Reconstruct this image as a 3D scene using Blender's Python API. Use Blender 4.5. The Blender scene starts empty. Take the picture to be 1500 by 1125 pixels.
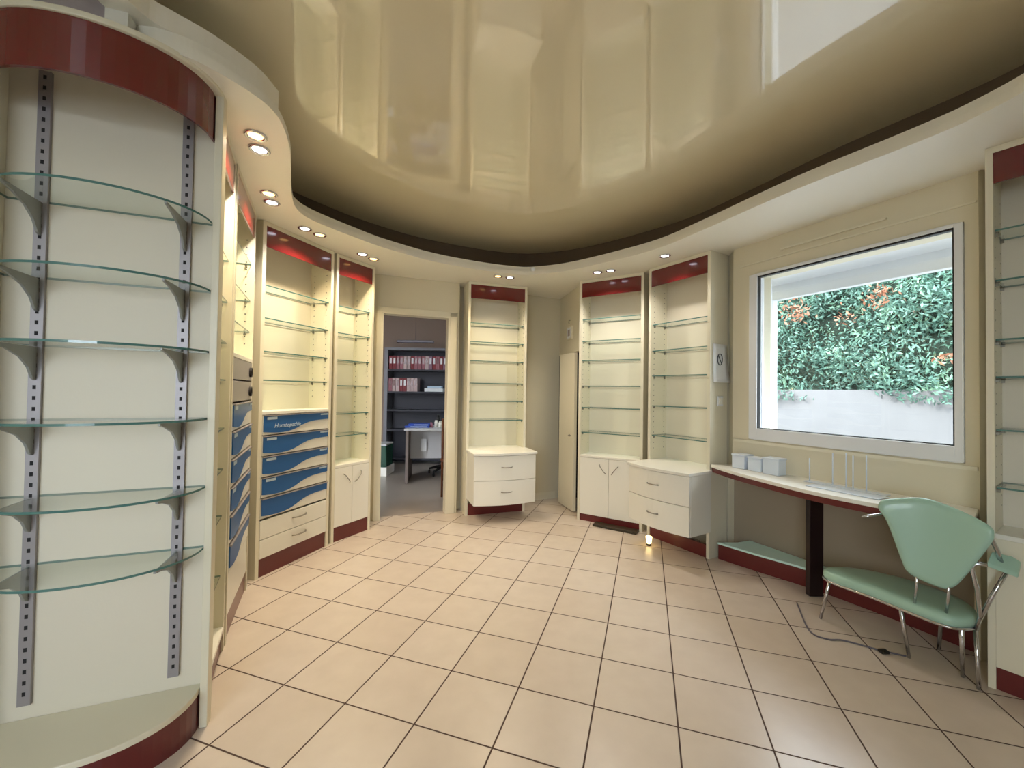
import bpy, bmesh, math, random
from mathutils import Vector, Matrix
random.seed(4)
S = bpy.context.scene
C = S.collection
PI = math.pi

# ---------------------------------------------------------------- camera
H = 1.30
cam_d = bpy.data.cameras.new('camera')
cam_d.sensor_fit = 'HORIZONTAL'; cam_d.sensor_width = 36
cam_d.lens = 604.1 / 1500 * 36
cam_d.clip_start = .02
cam = bpy.data.objects.new('camera', cam_d); C.objects.link(cam)
p_, r_ = 0.0176, 0.0146
fw = Vector((0, math.cos(p_), math.sin(p_))); up0 = Vector((0, -math.sin(p_), math.cos(p_))); x0 = Vector((1, 0, 0))
xr = math.cos(r_) * x0 + math.sin(r_) * up0; ur = -math.sin(r_) * x0 + math.cos(r_) * up0
m = Matrix((xr, ur, -fw)).transposed().to_4x4(); m.translation = (0, 0, H)
cam.matrix_world = m
S.camera = cam

# ---------------------------------------------------------------- world, sun, exposure
w = bpy.data.worlds.new('sky'); S.world = w; w.use_nodes = True
bg = w.node_tree.nodes['Background']
bg.inputs[0].default_value = (.86, .93, 1.0, 1); bg.inputs[1].default_value = 8.0
sun_d = bpy.data.lights.new('sun', 'SUN'); sun_d.energy = 3.0; sun_d.angle = .05; sun_d.color = (1, .96, .88)
sun = bpy.data.objects.new('sun', sun_d); C.objects.link(sun)
sun.rotation_euler = Vector((.80, -.12, -.62)).to_track_quat('-Z', 'Y').to_euler()
S.view_settings.view_transform = 'Standard'; S.view_settings.look = 'None'
S.view_settings.exposure = 0.55; S.view_settings.gamma = 1; S.view_settings.use_curve_mapping = False
SPOT = 15      # watts of one downlight

def portal(name, loc, nrm, sx, sz):
    d = bpy.data.lights.new(name, 'AREA'); d.shape = 'RECTANGLE'; d.size = sx; d.size_y = sz
    d.cycles.is_portal = True
    o = bpy.data.objects.new(name, d); C.objects.link(o); o.location = loc
    o.rotation_euler = Vector(nrm).to_track_quat('-Z', 'Z').to_euler()
    return o

# ---------------------------------------------------------------- materials
def lin(c): return tuple(((v / 12.92) if v <= .04045 else ((v + .055) / 1.055) ** 2.4) for v in c)
def mat(name, rgb, rough=.5, metal=0, coat=0, bump=0, bscale=60, vary=0, vscale=3, spec=.5):
    m = bpy.data.materials.new(name); m.use_nodes = True
    nt = m.node_tree; b = nt.nodes['Principled BSDF']
    c = lin(rgb)
    b.inputs['Base Color'].default_value = (*c, 1)
    b.inputs['Roughness'].default_value = rough; b.inputs['Metallic'].default_value = metal
    b.inputs['Coat Weight'].default_value = coat; b.inputs['Coat Roughness'].default_value = .06
    b.inputs['Specular IOR Level'].default_value = spec
    tc = nt.nodes.new('ShaderNodeTexCoord')
    if vary:
        n = nt.nodes.new('ShaderNodeTexNoise'); n.inputs['Scale'].default_value = vscale; n.inputs['Detail'].default_value = 5
        nt.links.new(tc.outputs['Object'], n.inputs['Vector'])
        r = nt.nodes.new('ShaderNodeValToRGB')
        r.color_ramp.elements[0].color = (*[v * (1 - vary) for v in c], 1); r.color_ramp.elements[1].color = (*[min(1, v * (1 + vary)) for v in c], 1)
        r.color_ramp.elements[0].position = .3; r.color_ramp.elements[1].position = .7
        nt.links.new(n.outputs['Fac'], r.inputs['Fac']); nt.links.new(r.outputs['Color'], b.inputs['Base Color'])
    if bump:
        n2 = nt.nodes.new('ShaderNodeTexNoise'); n2.inputs['Scale'].default_value = bscale
        nt.links.new(tc.outputs['Object'], n2.inputs['Vector'])
        bp = nt.nodes.new('ShaderNodeBump'); bp.inputs['Strength'].default_value = bump; bp.inputs['Distance'].default_value = .01
        nt.links.new(n2.outputs['Fac'], bp.inputs['Height']); nt.links.new(bp.outputs['Normal'], b.inputs['Normal'])
    return m
def gloss_ceiling(m):
    b = m.node_tree.nodes['Principled BSDF']; b.inputs['Coat IOR'].default_value = 2.0; b.inputs['Coat Roughness'].default_value = .025
    return m
def glassy(name, tint, refl=.10, rough=.0):
    m = bpy.data.materials.new(name); m.use_nodes = True; nt = m.node_tree; nt.nodes.clear()
    out = nt.nodes.new('ShaderNodeOutputMaterial'); mix = nt.nodes.new('ShaderNodeMixShader')
    tr = nt.nodes.new('ShaderNodeBsdfTransparent'); tr.inputs[0].default_value = (*tint, 1)
    gl = nt.nodes.new('ShaderNodeBsdfGlossy'); gl.inputs['Roughness'].default_value = rough
    fr = nt.nodes.new('ShaderNodeFresnel'); fr.inputs[0].default_value = 1.45
    ml = nt.nodes.new('ShaderNodeMath'); ml.operation = 'MULTIPLY'; ml.inputs[1].default_value = refl * 10
    ge = nt.nodes.new('ShaderNodeNewGeometry'); iv = nt.nodes.new('ShaderNodeMath'); iv.operation = 'SUBTRACT'; iv.inputs[0].default_value = 1
    nt.links.new(ge.outputs['Backfacing'], iv.inputs[1]); m2 = nt.nodes.new('ShaderNodeMath'); m2.operation = 'MULTIPLY'; nt.links.new(iv.outputs[0], m2.inputs[1])
    nt.links.new(fr.outputs[0], ml.inputs[0]); nt.links.new(ml.outputs[0], m2.inputs[0]); nt.links.new(m2.outputs[0], mix.inputs[0])
    nt.links.new(tr.outputs[0], mix.inputs[1]); nt.links.new(gl.outputs[0], mix.inputs[2]); nt.links.new(mix.outputs[0], out.inputs[0])
    return m
def emit(name, rgb, s):
    m = bpy.data.materials.new(name); m.use_nodes = True; nt = m.node_tree; nt.nodes.clear()
    out = nt.nodes.new('ShaderNodeOutputMaterial'); e = nt.nodes.new('ShaderNodeEmission')
    e.inputs[0].default_value = (*lin(rgb), 1); e.inputs[1].default_value = s
    nt.links.new(e.outputs[0], out.inputs[0]); return m

M = {
 'cream': mat('cream_laminate', (.90, .875, .79), .38, bump=.02, bscale=180),
 'cream_in': mat('cream_panel', (.89, .86, .79), .5, bump=.03, bscale=120),
 'grey_panel': mat('lilac_grey_panel', (.66, .62, .63), .7, vary=.06, vscale=30),
 'wall': mat('cream_wall', (.87, .84, .745), .6, bump=.03, bscale=90),
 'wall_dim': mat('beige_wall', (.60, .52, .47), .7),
 'wall_low_shade': mat('shaded_wall_taupe', (.62, .57, .50), .7),
 'cove': mat('painted_cavity_shade', (.40, .34, .27), .8),
 'soffit': mat('soffit_paint', (.94, .925, .875), .35),
 'ceiling': mat('lacquered_stretch_ceiling', (.90, .855, .73), .3, coat=1.0, spec=.5),
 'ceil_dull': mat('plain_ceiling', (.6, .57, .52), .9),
 'maroon': mat('maroon_gloss', (.42, .09, .10), .16, coat=.6),
 'maroon_pl': mat('maroon_plinth', (.40, .13, .13), .3, coat=.2),
 'white': mat('white_laminate', (.93, .92, .88), .3),
 'pvc': mat('white_pvc', (.90, .91, .92), .28),
 'steel': mat('grey_steel_rail', (.61, .59, .60), .42, metal=.35),
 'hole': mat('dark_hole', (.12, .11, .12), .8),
 'pin': mat('pin_metal', (.55, .54, .5), .35, metal=.8),
 'chrome': mat('chrome', (.80, .80, .82), .14, metal=1),
 'nickel': mat('satin_nickel', (.62, .60, .56), .34, metal=.9),
 'bracket': mat('grey_bracket', (.60, .61, .60), .4, metal=.2),
 'glass_edge': mat('glass_edge', (.30, .47, .45), .15, spec=.8),
 'glass': glassy('shelf_glass', (.955, .985, .97), .10),
 'pane': glassy('window_glass', (.97, .99, 1), .08),
 'blue': mat('blue_plastic', (.10, .36, .62), .4),
 'blue2': mat('blue_folder', (.12, .27, .66), .4),
 'lblue': mat('pale_label', (.75, .83, .90), .5),
 'mint': mat('mint_vinyl', (.66, .80, .73), .33, bump=.03, bscale=200, coat=.15),
 'mintdeck': mat('pale_mint_laminate', (.84, .97, .94), .3),
 'black': mat('black_plastic', (.06, .06, .065), .4),
 'darkpost': mat('dark_brown_lacquer', (.13, .06, .07), .3),
 'smear_dark': mat('dark_olive_smear', (.20, .17, .12), .35),
 'paper': mat('paper', (.93, .94, .95), .8),
 'ink': mat('ink', (.15, .18, .25), .7),
 'wood': mat('brown_wood', (.42, .24, .13), .5, vary=.2, vscale=12),
 'green': mat('dark_green', (.05, .27, .19), .5),
 'bkgrey': mat('grey_laminate', (.52, .52, .55), .5),
 'bkdark': mat('dark_slate_board', (.20, .20, .24), .6),
 'desk': mat('light_grey_desk', (.76, .76, .77), .4),
 'desk_side': mat('taupe_desk_side', (.48, .43, .41), .5),
 'translucent': mat('frosted_plastic', (.86, .90, .95), .3),
 'lampbar': mat('lamp_housing', (.40, .38, .42), .4),
 'warm': emit('warm_bulb', (1, .80, .50), 3.2), 'cool': emit('cool_bulb', (.97, .95, 1), 5),
 'stray_glow': emit('floor_glow_emission', (1, .86, .58), 4),
 'concrete': mat('pale_concrete', (.42, .42, .42), .85, vary=.06, vscale=3),
 'pave': mat('pale_paving', (.52, .52, .52), .85, vary=.05, vscale=2),
 'bark': mat('hedge_core', (.10, .16, .11), .9),
}
gloss_ceiling(M['ceiling'])
def leafmat():
    m = bpy.data.materials.new('hedge_leaves'); m.use_nodes = True; nt = m.node_tree; b = nt.nodes['Principled BSDF']
    tc = nt.nodes.new('ShaderNodeTexCoord'); n = nt.nodes.new('ShaderNodeTexNoise'); n.inputs['Scale'].default_value = 3.2; n.inputs['Detail'].default_value = 8
    n.inputs['Roughness'].default_value = .75
    r = nt.nodes.new('ShaderNodeValToRGB'); e = r.color_ramp.elements
    e[0].position = .32; e[0].color = (*lin((.18, .28, .24)), 1); e[1].position = .52; e[1].color = (*lin((.32, .46, .40)), 1)
    x = e.new(.64); x.color = (*lin((.44, .57, .45)), 1); y = e.new(.72); y.color = (*lin((.72, .48, .36)), 1)
    nt.links.new(tc.outputs['Object'], n.inputs['Vector']); nt.links.new(n.outputs['Fac'], r.inputs['Fac']); nt.links.new(r.outputs['Color'], b.inputs['Base Color'])
    b.inputs['Roughness'].default_value = .6
    return m
M['leaf'] = leafmat()
def floormat():
    m = bpy.data.materials.new('floor_tiles'); m.use_nodes = True; nt = m.node_tree; b = nt.nodes['Principled BSDF']; L = nt.links
    tc = nt.nodes.new('ShaderNodeTexCoord'); mp = nt.nodes.new('ShaderNodeMapping'); mp.vector_type = 'TEXTURE'
    mp.inputs['Location'].default_value = (-.1535, 1.2158, 0); mp.inputs['Rotation'].default_value = (0, 0, -.3169)
    mp.inputs['Scale'].default_value = (.3253, .3253, 1)
    L.new(tc.outputs['Object'], mp.inputs['Vector'])
    sp = nt.nodes.new('ShaderNodeSeparateXYZ'); L.new(mp.outputs[0], sp.inputs[0])
    def edge(sock):
        f = nt.nodes.new('ShaderNodeMath'); f.operation = 'PINGPONG'; f.inputs[1].default_value = .5
        L.new(sock, f.inputs[0]); return f.outputs[0]
    mn = nt.nodes.new('ShaderNodeMath'); mn.operation = 'MINIMUM'
    L.new(edge(sp.outputs[0]), mn.inputs[0]); L.new(edge(sp.outputs[1]), mn.inputs[1])
    gr = nt.nodes.new('ShaderNodeMapRange'); gr.interpolation_type = 'SMOOTHSTEP'
    gr.inputs['From Min'].default_value = .007; gr.inputs['From Max'].default_value = .0125
    L.new(mn.outputs[0], gr.inputs['Value'])
    fl = nt.nodes.new('ShaderNodeVectorMath'); fl.operation = 'FLOOR'; L.new(mp.outputs[0], fl.inputs[0])
    wn = nt.nodes.new('ShaderNodeTexWhiteNoise'); wn.noise_dimensions = '2D'; L.new(fl.outputs[0], wn.inputs['Vector'])
    n = nt.nodes.new('ShaderNodeTexNoise'); n.inputs['Scale'].default_value = 9; n.inputs['Detail'].default_value = 8; L.new(tc.outputs['Object'], n.inputs['Vector'])
    c1 = nt.nodes.new('ShaderNodeMix'); c1.data_type = 'RGBA'; c1.inputs['A'].default_value = (*lin((.80, .745, .695)), 1); c1.inputs['B'].default_value = (*lin((.86, .81, .76)), 1)
    L.new(n.outputs['Fac'], c1.inputs['Factor'])
    c2 = nt.nodes.new('ShaderNodeMix'); c2.data_type = 'RGBA'; c2.blend_type = 'MULTIPLY'; c2.inputs['B'].default_value = (.94, .92, .90, 1)
    L.new(wn.outputs['Value'], c2.inputs['Factor']); L.new(c1.outputs['Result'], c2.inputs['A'])
    c3 = nt.nodes.new('ShaderNodeMix'); c3.data_type = 'RGBA'; c3.inputs['A'].default_value = (*lin((.30, .22, .19)), 1)
    L.new(gr.outputs[0], c3.inputs['Factor']); L.new(c2.outputs['Result'], c3.inputs['B']); L.new(c3.outputs['Result'], b.inputs['Base Color'])
    rr = nt.nodes.new('ShaderNodeMapRange'); rr.inputs['To Min'].default_value = .8; rr.inputs['To Max'].default_value = .27
    L.new(gr.outputs[0], rr.inputs['Value']); L.new(rr.outputs[0], b.inputs['Roughness'])
    bp = nt.nodes.new('ShaderNodeBump'); bp.inputs['Distance'].default_value = .002; bp.inputs['Strength'].default_value = .6
    L.new(gr.outputs[0], bp.inputs['Height']); L.new(bp.outputs[0], b.inputs['Normal'])
    return m
M['tiles'] = floormat()
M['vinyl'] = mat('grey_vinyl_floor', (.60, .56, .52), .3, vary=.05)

# ---------------------------------------------------------------- mesh helpers
class MB:
    def __init__(s): s.v = []; s.f = []; s.mi = []; s.sm = []
    def add(s, vs, fs, mi=0, smooth=False):
        o = len(s.v); s.v += [tuple(v) for v in vs]
        for f in fs: s.f.append([i + o for i in f]); s.mi.append(mi); s.sm.append(smooth)
        return s
    def box(s, x0, x1, y0, y1, z0, z1, mi=0):
        v = [(x, y, z) for z in (z0, z1) for y in (y0, y1) for x in (x0, x1)]
        return s.add(v, [(0, 2, 3, 1), (4, 5, 7, 6), (0, 1, 5, 4), (2, 6, 7, 3), (0, 4, 6, 2), (1, 3, 7, 5)], mi)
    def prism(s, pts, z0, z1, mi=0, edge_mi=None, smooth=False):   # polygon in plan, counterclockwise
        a = sum(pts[i][0] * pts[(i + 1) % len(pts)][1] - pts[(i + 1) % len(pts)][0] * pts[i][1] for i in range(len(pts)))
        if a < 0: pts = pts[::-1]
        n = len(pts); v = [(p[0], p[1], z0) for p in pts] + [(p[0], p[1], z1) for p in pts]
        s.add(v, [tuple(range(n))[::-1], tuple(range(n, 2 * n))], mi)
        s.add(v, [(i, (i + 1) % n, n + (i + 1) % n, n + i) for i in range(n)], mi if edge_mi is None else edge_mi, smooth)
        return s
    def xprism(s, pts, x0, x1, mi=0):                                # polygon in y,z swept along x
        n = len(pts); v = [(x0, p[0], p[1]) for p in pts] + [(x1, p[0], p[1]) for p in pts]
        return s.add(v, [tuple(range(n))[::-1], tuple(range(n, 2 * n))] + [(i, (i + 1) % n, n + (i + 1) % n, n + i) for i in range(n)], mi)
    def yprism(s, pts, y0, y1, mi=0):                                # polygon in x,z swept along y
        n = len(pts); v = [(p[0], y0, p[1]) for p in pts] + [(p[0], y1, p[1]) for p in pts]
        return s.add(v, [tuple(range(n)), tuple(range(n, 2 * n))[::-1]] + [(i, n + i, n + (i + 1) % n, (i + 1) % n) for i in range(n)], mi)
    def tube(s, pts, r, seg=10, mi=0, closed=False):
        P = [Vector(p) for p in pts]; n = len(P); rings = []
        prev = None
        for i in range(n):
            if closed: d = P[(i + 1) % n] - P[i - 1]
            else: d = P[min(i + 1, n - 1)] - P[max(i - 1, 0)]
            d.normalize()
            if prev is None: a = d.orthogonal().normalized()
            else:
                a = prev - d * prev.dot(d); a.normalize()
            prev = a; b = d.cross(a); rr = r[i] if isinstance(r, (list, tuple)) else r
            rings.append([P[i] + (a * math.cos(t) + b * math.sin(t)) * rr for t in [2 * PI * k / seg for k in range(seg)]])
        v = [q for ring in rings for q in ring]; f = []
        m_ = n if closed else n - 1
        for i in range(m_):
            for k in range(seg):
                j = (i + 1) % n
                f.append((i * seg + k, i * seg + (k + 1) % seg, j * seg + (k + 1) % seg, j * seg + k))
        s.add(v, f, mi, True)
        if not closed: s.add(v, [tuple(range(seg))[::-1], tuple(range((n - 1) * seg, n * seg))], mi)
        return s
    def lathe(s, prof, seg=24, loc=(0, 0, 0), mi=0):                   # profile of (r,z)
        v = []; f = []
        for r, z in prof:
            for k in range(seg):
                t = 2 * PI * k / seg; v.append((loc[0] + r * math.cos(t), loc[1] + r * math.sin(t), loc[2] + z))
        for i in range(len(prof) - 1):
            for k in range(seg): f.append((i * seg + k, i * seg + (k + 1) % seg, (i + 1) * seg + (k + 1) % seg, (i + 1) * seg + k))
        s.add(v, f, mi, True); return s
    def build(s, name, mats, parent=None, bevel=0, loc=None):
        me = bpy.data.meshes.new(name)
        me.from_pydata(s.v, [], s.f)
        for x in (mats if isinstance(mats, (list, tuple)) else [mats]): me.materials.append(M[x] if isinstance(x, str) else x)
        for p, mi, sm in zip(me.polygons, s.mi, s.sm): p.material_index = mi; p.use_smooth = sm
        me.validate()
        bm = bmesh.new(); bm.from_mesh(me)
        bmesh.ops.remove_doubles(bm, verts=bm.verts, dist=1e-6)
        bmesh.ops.recalc_face_normals(bm, faces=bm.faces); bm.to_mesh(me); bm.free()
        o = bpy.data.objects.new(name, me); C.objects.link(o)
        if parent is not None: o.parent = parent
        if loc is not None: o.location = loc
        if bevel:
            b = o.modifiers.new('bevel', 'BEVEL'); b.width = bevel; b.segments = 2; b.limit_method = 'ANGLE'; b.angle_limit = .7
        return o
def tag(o, label=None, cat=None, group=None, kind=None):
    if label: o['label'] = label
    if cat: o['category'] = cat
    if group: o['group'] = group
    if kind: o['kind'] = kind
    return o
def thing(name, label, cat, loc=(0, 0, 0), rz=0, group=None):
    o = bpy.data.objects.new(name, None); C.objects.link(o); o.location = loc; o.rotation_euler = (0, 0, rz)
    o.empty_display_size = .1
    return tag(o, label, cat, group)
def struct(name, mb, mats, parent=None, bevel=0):
    o = mb.build(name, mats, parent, bevel)
    if parent is None: o['kind'] = 'structure'
    return o
def smooth_line(P, n=6):
    out = []
    for i in range(len(P) - 1):
        p0 = P[max(i - 1, 0)]; p1 = P[i]; p2 = P[i + 1]; p3 = P[min(i + 2, len(P) - 1)]
        for k in range(n):
            t = k / n
            out.append(tuple(.5 * ((2 * p1[j]) + (-p0[j] + p2[j]) * t + (2 * p0[j] - 5 * p1[j] + 4 * p2[j] - p3[j]) * t * t + (-p0[j] + 3 * p1[j] - 3 * p2[j] + p3[j]) * t ** 3) for j in range(2)))
    out.append(tuple(P[-1])); return out
def wallbox(mb, A, B, z0, z1, th=.10, mi=0, s0=None, s1=None, off=0):
    """slab whose room face runs from A to B; thickness grows to the left of A->B"""
    A = Vector(A); B = Vector(B); e = (B - A).normalized(); n = Vector((-e.y, e.x))
    if s0 is not None: P = A + e * s0
    else: P = A
    Q = A + e * s1 if s1 is not None else B
    P = P + n * off; Q = Q + n * off
    mb.prism([tuple(P), tuple(Q), tuple(Q + n * th), tuple(P + n * th)], z0, z1, mi)

# ---------------------------------------------------------------- the room shell
ZC = 2.80
ZS = 2.45
WA = Vector((1.756, 3.244)); WE = Vector((.44569, -.89519)); WN = Vector((.89519, .44569))   # window wall origin, direction, outward
def WP(s, off=0): q = WA + WE * s + WN * off; return (q.x, q.y)
DA = Vector((-1.309, 4.121)); DE = Vector((.9301, .3675)); DN = Vector((-.3675, .9301))    # doorway wall
def DP(s, off=0): q = DA + DE * s + DN * off; return (q.x, q.y)

b = MB(); b.prism([(-2.3, -2.4), (3.2, -2.4), (3.2, 1.3), (2.62, 2.3), (2.0, 3.6), (2.1, 5.6), DP(.95, .9), DP(.95, .10), DP(-.7, .10), (-2.3, 3.7)], -.1, 0)
struct('floor', b, 'tiles')
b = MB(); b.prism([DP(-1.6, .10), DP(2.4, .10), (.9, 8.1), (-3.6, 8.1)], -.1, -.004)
struct('floor_back_room', b, 'vinyl')
b = MB(); b.prism([(-2.3, -2.4), (3.2, -2.4), (3.2, 1.3), (2.62, 2.3), (2.0, 3.6), (2.1, 5.6), DP(2.0, .3), DP(-1.2, .05), (-2.3, 3.7)], ZC, ZC + .08)
struct('ceiling', b, 'ceiling')
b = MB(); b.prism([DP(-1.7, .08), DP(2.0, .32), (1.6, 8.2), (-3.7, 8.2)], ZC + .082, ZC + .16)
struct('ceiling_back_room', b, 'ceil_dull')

b = MB(); wallbox(b, (-2.05, -2.2), (-2.05, 3.83), 0, ZC); struct('wall_left', b, 'wall')
# doorway wall with an opening 0.68 wide, 2.07 high
b = MB()
for s0, s1, z0, z1 in ((-.80, 0, 0, ZC), (.68, .79, 0, ZC), (0, .68, 2.074, ZC)):
    b.prism([DP(s0), DP(s1), DP(s1, .10), DP(s0, .10)], z0, z1)
struct('wall_doorway', b, 'wall')
tr = MB()
for s0, s1, z0, z1 in ((-.055, -.005, 0, 2.125), (.685, .765, 0, 2.125), (-.055, .765, 2.079, 2.13)):
    tr.prism([DP(s0, -.014), DP(s1, -.014), DP(s1, 0), DP(s0, 0)], z0, z1)
for s0, s1, z0, z1 in ((-.005, .012, 0, 2.074), (.668, .685, 0, 2.074), (-.005, .685, 2.062, 2.079)):
    tr.prism([DP(s0, -.014), DP(s1, -.014), DP(s1, .105), DP(s0, .105)], z0, z1)
struct('door_1', tr, 'cream', bevel=.003)
b = MB(); wallbox(b, (-.62, 4.538), (.583, 5.095), 0, ZC, .08); struct('wall_back', b, 'wall')
b = MB(); wallbox(b, (-.62, 4.50), (.56, 5.045), 0, .085, .014, off=.03)
struct('baseboard_back', b, 'cream')
# nook wall with a low closet opening
N0 = Vector((.583, 5.095)); N1 = Vector((.715, 4.40)); NE = (N1 - N0).normalized(); NN = Vector((-NE.y, NE.x))
b = MB(); wallbox(b, N0, N1, 1.745, ZC, .06); struct('wall_nook', b, 'wall')
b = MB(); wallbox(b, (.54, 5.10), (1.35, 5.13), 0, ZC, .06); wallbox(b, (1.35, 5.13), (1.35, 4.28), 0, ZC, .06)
struct('wall_closet', b, 'hole')  # the closet's unlit darkness is put into its wall colour
b = MB()
wallbox(b, (.87, 4.62), (1.545, 4.07), 0, ZC, .06); wallbox(b, (1.545, 4.07), (1.79, 3.40), 0, ZC, .06); wallbox(b, (1.79, 3.40), (1.756, 3.244), .70, ZC, .25)
struct('wall_right', b, 'wall')
# window wall: opening s .115-1.265, z .965-2.21
WL = 1.316
b = MB()
TH = .24
for s0, s1, z0, z1 in ((-.02, .115, .70, ZC), (1.265, WL, .70, ZC), (.115, 1.265, .70, .965), (.115, 1.265, 2.21, ZC)):
    b.prism([WP(s0), WP(s1), WP(s1, TH), WP(s0, TH)], z0, z1)
struct('wall_window', b, 'wall')
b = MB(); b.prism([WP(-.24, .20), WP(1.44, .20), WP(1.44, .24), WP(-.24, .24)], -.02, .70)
struct('wall_under_window', b, 'wall_low_shade')  # shade under the counter is put into this wall's taupe
b = MB(); b.prism([WP(.0, -.012), WP(WL - .005, -.012), WP(WL - .005), WP(.0)], .935, .955)
b.prism([WP(.04, -.008), WP(WL - .005, -.008), WP(WL - .005), WP(.04)], 2.29, 2.30)
b.prism([WP(.35, -.018), WP(.95, -.018), WP(.95), WP(.35)], 2.335, 2.345)
struct('trim_1', b, 'cream')
b = MB(); wallbox(b, WP(WL, .002), (2.44, 2.06), 0, ZC, .03); wallbox(b, (2.44, 2.06), (2.88, 1.36), 0, ZC); wallbox(b, (2.88, 1.36), (2.95, -2.2), 0, ZC)
struct('wall_right_front', b, 'wall')
# rear wall with the shop front opening
b = MB()
for x0_, x1_, z0, z1 in ((-2.05, -1.85, 0, ZC), (-.05, 2.95, 0, ZC), (-1.85, -.05, 0, .80), (-1.85, -.05, 2.30, ZC)):
    b.box(x0_, x1_, -2.3, -2.2, z0, z1)
struct('wall_rear', b, 'wall')
b = MB()
for x0_, x1_, z0, z1 in ((-1.85, -1.79, .80, 2.30), (-.11, -.05, .80, 2.30), (-.98, -.92, .86, 2.24), (-1.79, -.11, .80, .86), (-1.79, -.11, 2.24, 2.30)):
    b.box(x0_, x1_, -2.29, -2.22, z0, z1)
wr = struct('window_2', b, 'pvc')
MB().box(-1.79, -.11, -2.258, -2.252, .86, 2.24).build('pane', 'pane', wr)
portal('sky_portal_rear', (-.95, -2.31, 1.55), (0, 1, 0), 1.8, 1.5)

# window 1
wf = MB()
for s0, s1, z0, z1 in ((.117, .180, .967, 2.208), (1.203 + .027, 1.263, .967, 2.208), (.180, 1.230, .967, 1.050), (.180, 1.230, 2.19, 2.208)):
    wf.prism([WP(s0, -.012), WP(s1, -.012), WP(s1, .05), WP(s0, .05)], z0, z1)
w1 = struct('window_1', wf, 'pvc', bevel=.004)
gk = MB()
for s0, s1, z0, z1 in ((.180, .184, 1.05, 2.19), (1.222, 1.230, 1.05, 2.19), (.184, 1.222, 1.05, 1.055), (.184, 1.222, 2.18, 2.19)):
    gk.prism([WP(s0, -.004), WP(s1, -.004), WP(s1, .03), WP(s0, .03)], z0, z1)
gk.build('gasket', 'black', w1)
MB().prism([WP(.184, .018), WP(1.222, .018), WP(1.222, .024), WP(.184, .024)], 1.055, 2.18).build('pane', 'pane', w1)
b = MB()
for s0, s1, z0, z1 in ((.100, .115, .965, 2.21),):
    b.prism([WP(s0 + .015, .05), WP(s1 + .012, .05), WP(s1 + .012, .26), WP(s0 + .015, .26)], z0, z1)
# outside sill
b.prism([WP(.06, .05), WP(1.32, .05), WP(1.32, .34), WP(.06, .34)], .955, .985)
struct('trim_2', b, 'pvc')
p0 = WP(.68, .30)
portal('sky_portal_window', (p0[0], p0[1], 1.6), (-WN.x, -WN.y, 0), 1.3, 1.35)
# outside frame around the window: awning box, beam and post
b = MB()
b.prism([WP(-.6, .24), WP(1.7, .24), WP(1.7, .60), WP(-.6, .60)], 2.245, 2.30)
b.prism([WP(-.6, .60), WP(1.7, .60), WP(1.7, .64), WP(-.6, .64)], 2.12, 2.42)
struct('trim_3', b, 'pvc')
fr = thing('porch_frame', 'white outdoor beam and post standing just outside the large window', 'porch frame', (*WP(-.05, .5), -.1))
fx, fy = WP(-.05, .5)
def loc(q): return (q[0] - fx, q[1] - fy)
MB().prism([loc(WP(-.115, .47)), loc(WP(1.75, .47)), loc(WP(1.75, .53)), loc(WP(-.115, .53))], 2.192, 2.262).build('beam', 'pvc', fr, .003)
MB().prism([loc(WP(-.115, .46)), loc(WP(.008, .46)), loc(WP(.008, .53)), loc(WP(-.115, .53))], 0, 2.192).build('post', 'pvc', fr, .003)

# soffit
edge = [(-1.325, 1.365), (-1.24, 1.375), (-1.155, 1.418), (-1.09, 1.490), (-1.035, 1.590), (-1.010, 1.680), (-1.022, 1.790), (-1.085, 1.965), (-1.18, 2.15), (-1.33, 2.44), (-1.400, 2.64), (-1.375, 2.82), (-1.20, 3.12), (-1.03, 3.36), (-.70, 3.68), (-.28, 3.92), (.03, 4.03), (.19, 4.03), (.484, 3.90), (.83, 3.60), (1.128, 3.27), (1.31, 2.90), (1.56, 2.30), (1.80, 1.865), (1.88, 1.67), (1.90, 1.45), (1.86, 1.0), (1.80, -2.195)]
E = smooth_line(edge, 5)
walls = [(2.945, -2.195), (2.875, 1.36), (2.44, 2.055), (2.345, 2.06), (1.756, 3.24), (1.785, 3.40), (1.54, 4.07), (.87, 4.60), (.715, 4.40), (.583, 5.09), (-.618, 4.53), (-.578, 4.405), (-2.045, 3.825), (-2.045, 1.52), (-1.60, 1.50), (-1.36, 1.47)]
def poly_slab(name, outer, z0, z1, m_, insert=None):
    bm = bmesh.new(); vs = [bm.verts.new((p[0], p[1], z0)) for p in outer]
    f = bm.faces.new(vs); r = bmesh.ops.extrude_face_region(bm, geom=[f])
    for v in r['geom']:
        if isinstance(v, bmesh.types.BMVert): v.co.z = z1
    bmesh.ops.triangulate(bm, faces=[f for f in bm.faces if len(f.verts) > 4])
    bmesh.ops.recalc_face_normals(bm, faces=bm.faces)
    me = bpy.data.meshes.new(name); bm.to_mesh(me); bm.free(); me.materials.append(M[m_])
    o = bpy.data.objects.new(name, me); C.objects.link(o); o['kind'] = 'structure'; return o
def offset(P, d):      # to the left of travel
    out = []
    for i, p in enumerate(P):
        a = Vector(P[max(i - 1, 0)]); c = Vector(P[min(i + 1, len(P) - 1)]); e = (c - a).normalized(); out.append((p[0] - e.y * d, p[1] + e.x * d))
    return out
poly_slab('ceiling_soffit', E + walls, ZS, ZS + .035, 'soffit')
E2 = offset(E, .025)
poly_slab('trim_4', E2 + walls, ZS + .035, ZS + .085, 'soffit')
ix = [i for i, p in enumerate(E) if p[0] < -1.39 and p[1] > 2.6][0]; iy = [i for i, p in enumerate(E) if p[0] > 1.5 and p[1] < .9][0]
cav = offset(E, .42)[ix:iy]; cav2 = offset(E, .45)[ix:iy]; b = MB()
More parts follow.
